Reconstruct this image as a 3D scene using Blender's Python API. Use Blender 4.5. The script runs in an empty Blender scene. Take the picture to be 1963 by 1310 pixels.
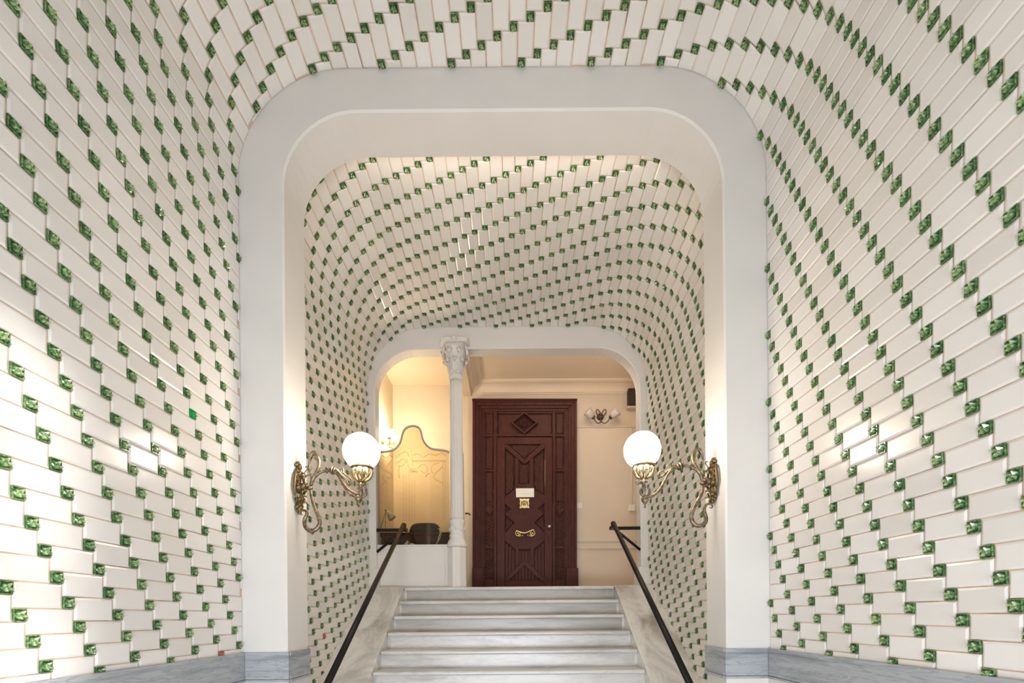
import bpy, bmesh, math, random
from mathutils import Vector, Matrix
random.seed(7)
PI = math.pi
S = bpy.context.scene
C = S.collection
EYE = 1.397            # eye height above the entrance floor
CR, SR = math.cos(.0084), math.sin(.0084)
# ------------------------------------------------------------------ camera
cam = bpy.data.cameras.new('camera'); co = bpy.data.objects.new('camera', cam); C.objects.link(co)
cam.sensor_width = 36; cam.lens = 935.2 * 36 / 1963; cam.shift_x = 0; cam.shift_y = (1180.3 - 655) / 1963
cam.clip_start = .05; cam.clip_end = 200
co.matrix_world = Matrix(((CR, SR, 0, 0), (0, 0, -1, 0), (-SR, CR, 0, EYE), (0, 0, 0, 1)))
S.camera = co
# ------------------------------------------------------------------ light
w = bpy.data.worlds.new('sky'); S.world = w; w.use_nodes = True
bg = w.node_tree.nodes['Background']; bg.inputs[0].default_value = (.78, .88, 1, 1); bg.inputs[1].default_value = 1.2
def area(name, loc, rot, sx, sy, power, col):
    l = bpy.data.lights.new(name, 'AREA'); l.shape = 'RECTANGLE'; l.size = sx; l.size_y = sy; l.energy = power; l.color = col
    o = bpy.data.objects.new(name, l); C.objects.link(o); o.location = loc; o.rotation_euler = rot; return o
# daylight coming through the street doorway behind the camera
area('street_daylight', (-.04, -1.66, .52), (PI / 2, 0, 0), 2.6, .95, 152, (.89, .94, 1))
# added fill light for the upper hall, out of sight behind the far arch
area('hall_light', (.9, 6.46, EYE + 3.56), (0, 0, 0), 1.6, .14, 11, (1, .84, .66))
# unseen fill added behind the first arch to brighten the inner vault
area('vault_light', (-.04, 3.69, EYE + 3.47), (PI / 2 - .45, 0, 0), 2.2, .08, 5.5, (1, .84, .66))
sl = bpy.data.lights.new('sun', 'SUN'); sl.energy = 3.0; sl.angle = .05; sl.color = (1, .96, .9)
so = bpy.data.objects.new('sun', sl); C.objects.link(so)
so.rotation_euler = Vector((-3.1, 3.45, -1.2)).to_track_quat('-Z', 'Y').to_euler()
S.view_settings.view_transform = 'Standard'; S.view_settings.look = 'None'
S.view_settings.exposure = 0.47; S.view_settings.gamma = 1; S.view_settings.use_curve_mapping = False
S.cycles.max_bounces = 9; S.cycles.diffuse_bounces = 6; S.cycles.sample_clamp_indirect = 6
S.cycles.use_denoising = True; S.cycles.caustics_reflective = False; S.cycles.caustics_refractive = False

# ------------------------------------------------------------------ helpers
def P(x, d, h): return Vector((x, d, h + EYE))          # across, depth, height above the eye
def at(px, py, d):                                       # the point at depth d seen at a pixel
    a, b = (px - 981.5) / 935.2, -(py - 1180.3) / 935.2
    return Vector(((CR * a + SR * b) * d, d, (-SR * a + CR * b) * d + EYE))
def link(name, me, parent=None, mat=None):
    o = bpy.data.objects.new(name, me); C.objects.link(o)
    if mat and me: me.materials.append(mat)
    if parent: o.parent = parent; o.matrix_parent_inverse = parent.matrix_world.inverted() if parent.type != 'EMPTY' else Matrix.Translation(-parent.location)
    return o
def tag(o, label=None, cat=None, group=None, kind=None):
    if label: o['label'] = label
    if cat: o['category'] = cat
    if group: o['group'] = group
    if kind: o['kind'] = kind
    return o
def empty(name, loc, label=None, cat=None, group=None, kind=None):
    o = bpy.data.objects.new(name, None); C.objects.link(o); o.location = loc; o.empty_display_size = .1
    return tag(o, label, cat, group, kind)
class MB:
    def __init__(s): s.v = []; s.f = []; s.sm = []
    def add(s, vs, fs, smooth=False):
        n = len(s.v); s.v += [tuple(v) for v in vs]; s.f += [tuple(i + n for i in f) for f in fs]; s.sm += [smooth] * len(fs); return s
    def box(s, a, b, ch=0):
        x0, x1 = sorted((a[0], b[0])); y0, y1 = sorted((a[1], b[1])); z0, z1 = sorted((a[2], b[2]))
        if ch <= 0:
            vs = [(x, y, z) for z in (z0, z1) for y in (y0, y1) for x in (x0, x1)]
            return s.add(vs, [(0, 2, 3, 1), (4, 5, 7, 6), (0, 1, 5, 4), (2, 6, 7, 3), (0, 4, 6, 2), (1, 3, 7, 5)])
        bm = bmesh.new(); bmesh.ops.create_cube(bm, size=1)
        for v in bm.verts: v.co = Vector(((x0 + x1) / 2 + v.co.x * (x1 - x0), (y0 + y1) / 2 + v.co.y * (y1 - y0), (z0 + z1) / 2 + v.co.z * (z1 - z0)))
        bmesh.ops.bevel(bm, geom=bm.edges[:], offset=ch, segments=2, affect='EDGES', profile=.6)
        return s.bm(bm)
    def bm(s, bm, smooth=False):
        bm.verts.index_update(); s.add([v.co.copy() for v in bm.verts], [[v.index for v in f.verts] for f in bm.faces], smooth); bm.free(); return s
    def prism(s, pts, d):                                # polygon points extruded by the vector d
        d = Vector(d); n = len(pts); a = [Vector(p) for p in pts]; b = [p + d for p in a]
        nrm = Vector((0, 0, 0))
        for i in range(n): nrm += a[i].cross(a[(i + 1) % n])
        fl = nrm.dot(d) > 0
        fa = list(range(n)); fb = list(range(n, 2 * n))
        sides = [(i, (i + 1) % n, n + (i + 1) % n, n + i) for i in range(n)]
        fs = [fa[::-1], fb] + sides if fl else [fa, fb[::-1]] + [q[::-1] for q in sides]
        return s.add(a + b, fs)
    def tube(s, pts, r, seg=10, cap=True, sub=0, flat=None):
        pts = [Vector(p) for p in pts]; R = list(r) if hasattr(r, '__len__') else [r] * len(pts)
        for _ in range(sub):                              # Catmull-like smoothing
            q = []; rr = []
            for i in range(len(pts) - 1):
                p0, p1, p2, p3 = pts[max(i - 1, 0)], pts[i], pts[i + 1], pts[min(i + 2, len(pts) - 1)]
                q += [p1, (9 * (p1 + p2) - p0 - p3) / 16]; rr += [R[i], (R[i] + R[i + 1]) / 2]
            q.append(pts[-1]); rr.append(R[-1]); pts, R = q, rr
        n = len(pts); vs = []; t0 = (pts[1] - pts[0]).normalized()
        u = t0.orthogonal().normalized()
        for i in range(n):
            t = (pts[min(i + 1, n - 1)] - pts[max(i - 1, 0)]).normalized()
            u = (u - t * u.dot(t)); u = u.normalized() if u.length > 1e-6 else t.orthogonal().normalized()
            v = t.cross(u)
            for k in range(seg):
                a = 2 * PI * k / seg; vs.append(pts[i] + (u * math.cos(a) + v * math.sin(a)) * R[i])
        fs = [(i * seg + k, i * seg + (k + 1) % seg, (i + 1) * seg + (k + 1) % seg, (i + 1) * seg + k) for i in range(n - 1) for k in range(seg)]
        s.add(vs, fs, True)
        if cap:
            m = len(s.v) - n * seg
            s.f += [tuple(m + k for k in range(seg))[::-1], tuple(m + (n - 1) * seg + k for k in range(seg))]; s.sm += [False, False]
        return s
    def lathe(s, prof, c, axis=(0, 0, 1), seg=20, fl=None):  # prof: (radius, along)
        c = Vector(c); ax = Vector(axis).normalized(); u = ax.orthogonal().normalized(); v = ax.cross(u); vs = []
        if abs(ax.z) > .9: u = Vector((1, 0, 0)); v = Vector((0, 1, 0))
        for r, t in prof:
            for k in range(seg):
                a = 2 * PI * k / seg; q = r * (fl(a) if fl else 1); vs.append(c + ax * t + (u * math.cos(a) + v * math.sin(a)) * q)
        fs = [(i * seg + k, i * seg + (k + 1) % seg, (i + 1) * seg + (k + 1) % seg, (i + 1) * seg + k) for i in range(len(prof) - 1) for k in range(seg)]
        s.add(vs, fs, True); m = len(s.v) - len(prof) * seg
        s.f += [tuple(m + k for k in range(seg))[::-1], tuple(m + (len(prof) - 1) * seg + k for k in range(seg))]; s.sm += [False, False]
        return s
    def ball(s, c, r, sc=(1, 1, 1), seg=14, rot=None):
        c = Vector(c); vs = []; fs = []; rings = seg // 2
        for i in range(rings + 1):
            th = PI * i / rings
            for k in range(seg):
                a = 2 * PI * k / seg; p = Vector((math.sin(th) * math.cos(a) * sc[0], math.sin(th) * math.sin(a) * sc[1], math.cos(th) * sc[2])) * r
                vs.append(c + (rot @ p if rot else p))
        for i in range(rings):
            for k in range(seg): fs.append((i * seg + k, (i + 1) * seg + k, (i + 1) * seg + (k + 1) % seg, i * seg + (k + 1) % seg))
        return s.add(vs, fs, True)
    def mesh(s, name):
        me = bpy.data.meshes.new(name); me.from_pydata(s.v, [], s.f); me.polygons.foreach_set('use_smooth', s.sm); me.update(); return me
    def build(s, name, mat, parent=None, fix=True):
        me = s.mesh(name)
        if fix:
            bm = bmesh.new(); bm.from_mesh(me); bmesh.ops.remove_doubles(bm, verts=bm.verts, dist=1e-6)
            bmesh.ops.recalc_face_normals(bm, faces=bm.faces); bm.to_mesh(me); bm.free()
        return link(name, me, parent, mat)
def bevel(o, wd, seg=2):
    m = o.modifiers.new('b', 'BEVEL'); m.width = wd; m.segments = seg; m.limit_method = 'ANGLE'; return o

# ------------------------------------------------------------------ materials
def mat(name, col, rough=.5, metal=0, coat=0, **k):
    m = bpy.data.materials.new(name); m.use_nodes = True; b = m.node_tree.nodes['Principled BSDF']
    b.inputs['Base Color'].default_value = (*col, 1); b.inputs['Roughness'].default_value = rough; b.inputs['Metallic'].default_value = metal
    b.inputs['Coat Weight'].default_value = coat
    for a, v in k.items(): b.inputs[a.replace('_', ' ')].default_value = v
    return m
def N(m, t, **k):
    n = m.node_tree.nodes.new('ShaderNode' + t)
    for a, v in k.items():
        if hasattr(n, a): setattr(n, a, v)
        else: n.inputs[a.replace('_', ' ')].default_value = v
    return n
def L_(m, a, b): m.node_tree.links.new(a, b)
def ramp(m, fac, stops):
    r = N(m, 'ValToRGB'); e = r.color_ramp.elements
    while len(e) < len(stops): e.new(.5)
    for i, (p, c) in enumerate(stops): e[i].position = p; e[i].color = (*c, 1)
    L_(m, fac, r.inputs[0]); return r.outputs[0]
def coords(m, kind='Object', scale=(1, 1, 1)):
    t = N(m, 'TexCoord'); mp = N(m, 'Mapping'); mp.inputs['Scale'].default_value = scale; L_(m, t.outputs[kind], mp.inputs[0]); return mp.outputs[0]
def noise(m, vec, scale, detail=4, rough=.55, dist=0):
    n = N(m, 'TexNoise', Scale=scale, Detail=detail, Roughness=rough, Distortion=dist); L_(m, vec, n.inputs['Vector']); return n.outputs['Fac']
def bump(m, fac, strength, dist=.002):
    b = N(m, 'Bump', Strength=strength, Distance=dist); L_(m, fac, b.inputs['Height']); L_(m, b.outputs[0], m.node_tree.nodes['Principled BSDF'].inputs['Normal'])
def base(m): return m.node_tree.nodes['Principled BSDF'].inputs['Base Color']
def world_vec(m, scale=(1, 1, 1)):
    g = N(m, 'NewGeometry'); mp = N(m, 'Mapping'); mp.inputs['Scale'].default_value = scale; L_(m, g.outputs['Position'], mp.inputs[0]); return mp.outputs[0]

def plaster(name, c, var=.04):
    m = mat(name, c, .62); v = world_vec(m); f = noise(m, v, 2.2, 5)
    L_(m, ramp(m, f, [(.3, tuple(x * (1 - var) for x in c)), (.7, tuple(min(1, x * (1 + var * .5)) for x in c))]), base(m))
    bump(m, noise(m, v, 60, 3), .12, .002); return m
M_plaster = plaster('painted_plaster', (.72, .69, .66))
M_cream = plaster('cream_plaster', (.68, .57, .45))
M_hallceil = plaster('hall_ceiling_paint', (.80, .66, .50))
M_booth = plaster('booth_plaster', (.72, .63, .48), .06)
# glazed white tile
M_tile = mat('white_glazed_tile', (.82, .79, .75), .22); M_tile.node_tree.nodes['Principled BSDF'].inputs['Specular IOR Level'].default_value = .55
oi = N(M_tile, 'ObjectInfo'); ge = N(M_tile, 'NewGeometry'); ad = N(M_tile, 'Math', operation='ADD'); fr = N(M_tile, 'Math', operation='FRACT')
L_(M_tile, oi.outputs['Random'], ad.inputs[0]); L_(M_tile, ge.outputs['Random Per Island'], ad.inputs[1]); L_(M_tile, ad.outputs[0], fr.inputs[0])
L_(M_tile, ramp(M_tile, fr.outputs[0], [(0, (.70, .67, .635)), (.5, (.76, .73, .70)), (1, (.79, .765, .74))]), base(M_tile))
bump(M_tile, noise(M_tile, world_vec(M_tile), 22, 2), .10, .004)
# joints
M_grout = mat('aged_joint_mortar', (.62, .45, .34), .85); v = world_vec(M_grout)
L_(M_grout, ramp(M_grout, noise(M_grout, v, 5, 5), [(.3, (.30, .21, .15)), (.5, (.60, .45, .34)), (.75, (.74, .56, .44))]), base(M_grout))
# green majolica
def green(name, c0, c1, c2):
    m = mat(name, c1, .14, coat=.3); v = world_vec(m); oi = N(m, 'ObjectInfo')
    g = N(m, 'NewGeometry'); f = noise(m, v, 95, 3, .6)
    a = N(m, 'Math', operation='MULTIPLY_ADD'); a.inputs[1].default_value = .12; L_(m, oi.outputs['Random'], a.inputs[0]); L_(m, f, a.inputs[2])
    at_ = N(m, 'Attribute', attribute_name='glaze'); b = N(m, 'Math', operation='MULTIPLY_ADD'); b.inputs[1].default_value = .42; L_(m, at_.outputs['Fac'], b.inputs[0]); L_(m, a.outputs[0], b.inputs[2])
    L_(m, ramp(m, b.outputs[0], [(.44, c0), (.70, c1), (1.0, c2)]), base(m)); bump(m, noise(m, v, 200, 2), .25, .002); return m
M_green = green('green_majolica', (.014, .050, .018), (.065, .155, .052), (.36, .46, .21))
M_flatgreen = mat('plain_green_glaze', (.01, .32, .08), .1)
M_red = mat('chipped_terracotta', (.45, .14, .08), .8)
# marbles
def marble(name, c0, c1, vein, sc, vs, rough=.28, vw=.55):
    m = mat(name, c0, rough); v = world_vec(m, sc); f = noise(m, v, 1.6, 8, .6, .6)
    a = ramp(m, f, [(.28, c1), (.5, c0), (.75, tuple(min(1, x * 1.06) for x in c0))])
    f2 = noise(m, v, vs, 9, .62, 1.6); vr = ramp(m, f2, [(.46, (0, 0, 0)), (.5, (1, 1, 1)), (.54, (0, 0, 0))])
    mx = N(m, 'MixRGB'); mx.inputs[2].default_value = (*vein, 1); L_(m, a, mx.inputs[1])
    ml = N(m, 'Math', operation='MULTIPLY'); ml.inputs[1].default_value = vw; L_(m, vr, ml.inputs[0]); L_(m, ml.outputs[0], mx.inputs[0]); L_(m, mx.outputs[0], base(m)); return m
M_marble = marble('white_marble', (.62, .61, .59), (.36, .35, .335), (.36, .36, .37), (.8, 1.4, 4.5), 2.0, vw=.28)
M_cheek = marble('stained_white_marble', (.72, .70, .66), (.30, .27, .23), (.33, .32, .32), (1.6, .8, .8), 1.6, vw=.22)
M_aged = marble('aged_white_marble', (.44, .425, .40), (.27, .26, .245), (.25, .25, .25), (.8, 1.4, 4.5), 2.0, vw=.25)  # greyer marble for the three top risers
M_blue = marble('blue_grey_marble', (.39, .41, .43), (.22, .24, .265), (.17, .19, .22), (1.1, 1.1, 13), 1.8, .35)
M_floor = marble('floor_marble', (.62, .60, .57), (.45, .43, .41), (.3, .3, .3), (1, 1, 1), 2, .25)
# metals, wood and the rest
M_brass = mat('aged_brass', (.46, .35, .21), .42, .9); v = world_vec(M_brass)
L_(M_brass, ramp(M_brass, noise(M_brass, v, 40, 4), [(.3, (.11, .08, .05)), (.55, (.27, .21, .14)), (.8, (.46, .38, .28))]), base(M_brass)); bump(M_brass, noise(M_brass, v, 180, 3), .35, .003)
M_gilt = mat('gilt_brass', (.36, .27, .13), .36, .95); bump(M_gilt, noise(M_gilt, world_vec(M_gilt), 120, 3), .5, .004)
M_old = mat('blackened_brass', (.20, .14, .07), .42, .9); bump(M_old, noise(M_old, world_vec(M_old), 150, 3), .6, .004)
M_polish = mat('polished_brass', (.95, .78, .38), .34, .85)
M_bronze = mat('dark_bronze', (.12, .07, .05), .4, .8)
M_rail = mat('dark_rail_metal', (.007, .005, .005), .33, 0, coat=.0, Specular_IOR_Level=.3)
M_steel = mat('brushed_steel', (.62, .6, .57), .3, 1)
M_profile = mat('grey_metal_profile', (.46, .43, .38), .35, .6)
def wood(name, c0, c1, sc=(9, 9, 1.2)):
    m = mat(name, c0, .48, coat=0, Specular_IOR_Level=.22); v = world_vec(m, sc); f = noise(m, v, 6, 6, .6, .8)
    L_(m, ramp(m, f, [(.3, c0), (.7, c1)]), base(m)); bump(m, noise(m, world_vec(m), 70, 4), .25, .004); return m
M_wood = wood('mahogany', (.040, .010, .008), (.092, .025, .018))
M_carved = wood('carved_mahogany', (.04, .012, .009), (.09, .03, .02)); bump(M_carved, noise(M_carved, world_vec(M_carved), 38, 3), 1, .03)
M_black = mat('black_leather', (.016, .018, .022), .38); M_desk = wood('dark_desk_wood', (.03, .018, .015), (.07, .03, .02), (1, 9, 9))
M_paper = mat('white_paper', (.85, .84, .8), .7); M_plastic = mat('white_plastic', (.80, .76, .70), .4); M_frost = mat('frosted_glass', (.80, .72, .64), .3, Transmission_Weight=.25)
M_shade = mat('pale_green_glass_shade', (.62, .72, .66), .2, Transmission_Weight=.3)
M_dark = mat('dark_tinted_glass', (.05, .05, .045), .15); M_ink = mat('grey_ink', (.25, .25, .27), .8); M_gold = mat('gold_ink', (.62, .60, .30), .8)
def emit(name, c, s):
    m = bpy.data.materials.new(name); m.use_nodes = True; m.node_tree.nodes.clear()
    e = m.node_tree.nodes.new('ShaderNodeEmission'); o = m.node_tree.nodes.new('ShaderNodeOutputMaterial')
    e.inputs[0].default_value = (*c, 1); e.inputs[1].default_value = s; m.node_tree.links.new(e.outputs[0], o.inputs[0]); return m
M_globe = emit('lit_opal_glass', (1, .86, .68), 22)
M_bulb = emit('lit_tulip_shade', (1, .80, .54), 125)
def glass(name, tint, f):
    m = bpy.data.materials.new(name); m.use_nodes = True; nt = m.node_tree; nt.nodes.clear()
    o = nt.nodes.new('ShaderNodeOutputMaterial'); mx = nt.nodes.new('ShaderNodeMixShader'); t = nt.nodes.new('ShaderNodeBsdfTransparent'); g = nt.nodes.new('ShaderNodeBsdfGlossy')
    fr = nt.nodes.new('ShaderNodeFresnel'); fr.inputs[0].default_value = f; t.inputs[0].default_value = (*tint, 1); g.inputs['Roughness'].default_value = .02
    for a, b in ((fr.outputs[0], mx.inputs[0]), (t.outputs[0], mx.inputs[1]), (g.outputs[0], mx.inputs[2]), (mx.outputs[0], o.inputs[0])): nt.links.new(a, b)
    return m
M_glass = glass('clear_glass', (.86, .80, .70), 1.45)
M_etch = mat('acid_etched_line', (.50, .33, .14), .6, Alpha=.6)

# ------------------------------------------------------------------ tiled vaults
H, LT, G = .1, .1989, .0501        # course height, tile pitch, rosette pitch
class Vault:
    """rounded profile: left wall up, quarter round, ceiling, quarter round, right wall down"""
    def __init__(s, xl, xr, hc, r):
        s.xl, s.xr, s.hc, s.r = xl, xr, hc, r
        s.s0 = hc - r; s.s1 = s.s0 + PI / 2 * r; s.s2 = s.s1 + (xr - xl - 2 * r); s.s3 = s.s2 + PI / 2 * r
    def pos(s, t):                 # -> x, h, angle (0 left wall, 90 ceiling, 180 right wall)
        if t <= s.s0: return s.xl, t, 0
        if t <= s.s1:
            a = (t - s.s0) / s.r; return s.xl + s.r - s.r * math.cos(a), s.s0 + s.r * math.sin(a), a
        if t <= s.s2: return s.xl + s.r + t - s.s1, s.hc, PI / 2
        if t <= s.s3:
            a = PI / 2 + (t - s.s2) / s.r; return s.xr - s.r - s.r * math.cos(a), s.s0 + s.r * math.sin(a), a
        return s.xr, s.s0 - (t - s.s3), PI
def shell(name, V, t0, t1, y0, y1, th, m):     # backing surface behind the tiles
    ts = [t0]; n = 40
    for a, b in ((V.s0, V.s1), (V.s2, V.s3)):
        ts += [a + (b - a) * i / 14 for i in range(15)]
    ts = sorted({round(t, 5) for t in ts + [t1] if t0 <= t <= t1})
    mb = MB(); vs = []
    for t in ts:
        x, h, a = V.pos(t); nx, nh = math.cos(a), -math.sin(a)
        vs += [P(x, y0, h), P(x, y1, h), P(x - nx * th, y0, h - nh * th), P(x - nx * th, y1, h - nh * th)]
    fs = []
    for i in range(len(ts) - 1):
        a, b = 4 * i, 4 * i + 4
        fs += [(a, a + 1, b + 1, b), (a + 2, b + 2, b + 3, a + 3), (a, b, b + 2, a + 2), (a + 1, a + 3, b + 3, b + 1)]
    fs += [(0, 2, 3, 1)]; e = 4 * (len(ts) - 1); fs += [(e, e + 1, e + 3, e + 2)]
    mb.add(vs, fs); o = mb.build(name, m); o['kind'] = 'structure'; return o
def tile_geo(a0, a1, b0, b1):       # white tile with pillowed border, local x along the depth, y around the vault, z into the room
    j = .0028; a0 += j; a1 -= j; b0 += j; b1 -= j; e = min(.009, (a1 - a0) / 3)
    vs = []
    for z, q in ((-.006, 0), (.0028, 0), (.0065, e)):
        vs += [(a0 + q, b0 + q, z), (a1 - q, b0 + q, z), (a1 - q, b1 - q, z), (a0 + q, b1 - q, z)]
    fs = [(i, (i + 1) % 4, 4 + (i + 1) % 4, 4 + i) for i in range(4)] + [(4 + i, 4 + (i + 1) % 4, 8 + (i + 1) % 4, 8 + i) for i in range(4)] + [(8, 9, 10, 11)]
    return vs, fs
def rosette_geo():
    g = G / 2 - .0012; vs = []; fs = []
    for z, q in ((-.006, 0), (.009, 0), (.009, .003), (.004, .0055)):
        k = g - q; vs += [(-k, -k, z), (k, -k, z), (k, k, z), (-k, k, z)]
    for b in (0, 4, 8): fs += [(b + i, b + (i + 1) % 4, b + 4 + (i + 1) % 4, b + 4 + i) for i in range(4)]
    fs.append((12, 13, 14, 15)); n = len(vs)
    for i in range(8): a = 2 * PI * i / 8 + PI / 8; vs.append((.0195 * math.cos(a), .0195 * math.sin(a), .004))
    for i in range(8):
        a = 2 * PI * i / 8 + PI / 8; r = .0165 if i % 2 else .012; vs.append((r * math.cos(a), r * math.sin(a), .025 if i % 2 else .012))
    for i in range(4): a = 2 * PI * i / 4; vs.append((.006 * math.cos(a), .006 * math.sin(a), .017))
    fs += [(n + i, n + (i + 1) % 8, n + 8 + (i + 1) % 8, n + 8 + i) for i in range(8)]
    for i in range(4):
        c0 = n + 16 + i; c1 = n + 16 + (i + 1) % 4; a = n + 8 + 2 * i; fs += [(c0, a, a + 1), (c0, a + 1, c1)]
    for i in range(4): fs.append((n + 16 + (i + 1) % 4, n + 8 + 2 * i + 1, n + 8 + (2 * i + 2) % 8))
    fs.append((n + 16, n + 17, n + 18, n + 19))
    return vs, fs
ROS = rosette_geo(); cache = {}
RZ = [min(1, max(0, (p[2] - .004) / .021)) if i > 15 else (.42 if p[2] > .008 else .1) for i, p in enumerate(ROS[0])]
def glaze(me):                      # glaze thins to a lighter green on the raised petals
    a = me.attributes.new('glaze', 'FLOAT', 'POINT'); a.data.foreach_set('value', (RZ * (len(me.vertices) // len(RZ) + 1))[:len(me.vertices)])
def geo_mesh(key, vs, fs, m):
    if key not in cache:
        me = bpy.data.meshes.new(key[0]); me.from_pydata(vs, [], fs); me.update(); me.materials.append(m); cache[key] = me
        if key[0] == 'rosette': glaze(me)
    return cache[key]
def frame(V, t, y):
    x, h, a = V.pos(t); nx, nh = math.cos(a), -math.sin(a); ux, uh = math.sin(a), math.cos(a)
    return Matrix(((0, ux, nx, x), (1, 0, 0, y), (0, uh, nh, h + EYE), (0, 0, 0, 1)))
def proj(p):
    x, y, z = p.x, p.y, p.z - EYE
    return (981.5 + 935.2 * (CR * x - SR * z) / y, 1180.3 - 935.2 * (SR * x + CR * z) / y) if y > .2 else (-9e3, -9e3)
def lay(V, u0, v0, warp, y0, y1, hmin, near, owners, skip=None, special=None):
    rows = {k: [] for k in owners}
    def place(t): return 'left' if t < (V.s0 + V.s1) / 2 else ('right' if t > (V.s2 + V.s3) / 2 else 'top')
    tmax = V.s3 + V.s0 - hmin; it = []
    for n in range(-80, 260):
        for m in range(-80, 80):
            U = u0 + G * m + H * n; W = v0 + LT * m - G * n
            if W < y0 - .3 or W > y1 + .3 or U < hmin - .2 or U > tmax + .3: continue
            ds, dv = warp(U)
            t, y = U + ds, W + dv
            if hmin - .02 < t < tmax and y0 + .004 < y < y1 - .004: it.append(('rosette', t, y, None))
            # the tile beside this rosette
            Uc, Wc = U + G / 2 - H / 2, W + G / 2 + LT / 2; ds, dv = warp(Uc); t, y = Uc + ds, Wc + dv
            if not (hmin - .045 < t < tmax + .05): continue
            a0, a1 = max(-LT / 2, y0 - y), min(LT / 2, y1 - y)
            if a1 - a0 < .012: continue
            it.append(('tile', t, y, (round(a0, 3), round(a1, 3))))
    for k, t, y, cl in it:
        M = frame(V, t, y); p = M.translation; tx, ty = proj(p); h = p.z - EYE
        if skip and skip(p.x, p.y, h, k): continue
        vis = -40 < tx < 2003 and -40 < ty < 1350
        rows[place(t)].append((0 if vis else 1, p.y if vis else abs(p.y - 2), k, M, cl, (tx, ty)))
    tot = 0
    for side, lst in rows.items():
        lst.sort(key=lambda q: (q[0], q[1])); cnt = {'tile': 0, 'rosette': 0}; own = owners[side]
        rest = {'tile': MB(), 'rosette': MB()}
        for vis, _, k, M, cl, px in lst:
            vs, fs = tile_geo(cl[0], cl[1], -H / 2, H / 2) if k == 'tile' else ROS
            if not vis and cnt[k] < 300:
                cnt[k] += 1; m = M_tile if k == 'tile' else M_green; key = (k, cl)
                sp = special(px) if (special and k == 'rosette') else None
                if sp: m = sp; key = (k, sp.name)
                o = bpy.data.objects.new(k, geo_mesh(key, vs, fs, m)); C.objects.link(o)
                J = Matrix.Rotation(random.gauss(0, .005), 4, 'X') @ Matrix.Rotation(random.gauss(0, .005), 4, 'Y')
                if k == 'rosette': J = Matrix.Rotation(random.gauss(0, .04), 4, 'Z') @ Matrix.Rotation(random.choice((0, PI / 2, PI)), 4, 'Z')
                o.matrix_world = M @ J; o.parent = own
            else:
                rest[k].add([M @ Vector(v) for v in vs], fs)
        for k, mb in rest.items():
            if mb.v:
                me = mb.mesh(k + 's'); (glaze(me) if k == 'rosette' else None); o = link(k, me, own, M_tile if k == 'tile' else M_green); o['kind'] = 'stuff'
        tot += len(lst)
    return tot
def interp(x, xs, ys):
    if x <= xs[0]: return ys[0]
    for i in range(len(xs) - 1):
        if x <= xs[i + 1]: return ys[i] + (ys[i + 1] - ys[i]) * (x - xs[i]) / (xs[i + 1] - xs[i])
    return ys[-1]
Z1, Z1B, Z2, Z2B, Z3 = 3.29, 3.634, 6.12, 6.32, 7.6
HB = -.235                                            # top of the marble band
V1 = Vault(-1.822, 1.742, 3.70, .74); V2 = Vault(-1.786, 1.720, 3.625, .75)
def vault_shells(V, y0, y1, hb):
    tm = V.s3 + V.s0 + EYE + hb
    a, b = (V.s0 + V.s1) / 2, (V.s2 + V.s3) / 2
    return {'left': shell('wall_left', V, -EYE - hb, a, y0, y1, .12, M_grout), 'top': shell('ceiling', V, a, b, y0, y1, .12, M_grout), 'right': shell('wall_right', V, b, tm, y0, y1, .12, M_grout)}
OW1 = vault_shells(V1, -1.4, Z1 + .01, 0); OW2 = vault_shells(V2, Z1B - .01, Z2 + .01, 0)
A1 = ((V1.s0, V1.s1 - .036, V1.s2 - .113, V1.s3 - .093), (0, .0365, .1126, .093), (0, .032, .033, .065))
w1 = lambda U: (interp(U, A1[0], A1[1]), interp(U, A1[0], A1[2]))
def sp1(px): return M_flatgreen if abs(px[0] - 368) < 9 and abs(px[1] - 798) < 12 else (M_red if abs(px[0] - 424) < 8 and abs(px[1] - 1252) < 11 else None)
n1 = lay(V1, .7161, 1.8978, w1, -1.3, Z1, HB, 1.2, OW1, special=sp1)
def stair_h(y): return .358 - .6387 * (5.97 - y) if y < 5.97 else .358   # line of the stair nosings
U2 = V2.s1 - V2.xl - V2.r - .9717
w2 = lambda U: (0, 0)
def skip2(x, y, h, k): return h < stair_h(y) - .09
def sp2(px): return M_red if abs(px[0] - 620) < 7 and abs(px[1] - 1212) < 9 else None
n2 = lay(V2, U2, 4.2577, w2, Z1B, Z2, -1.35, 3.6, OW2, skip=skip2, special=sp2)
print('tiles', n1, n2)

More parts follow.
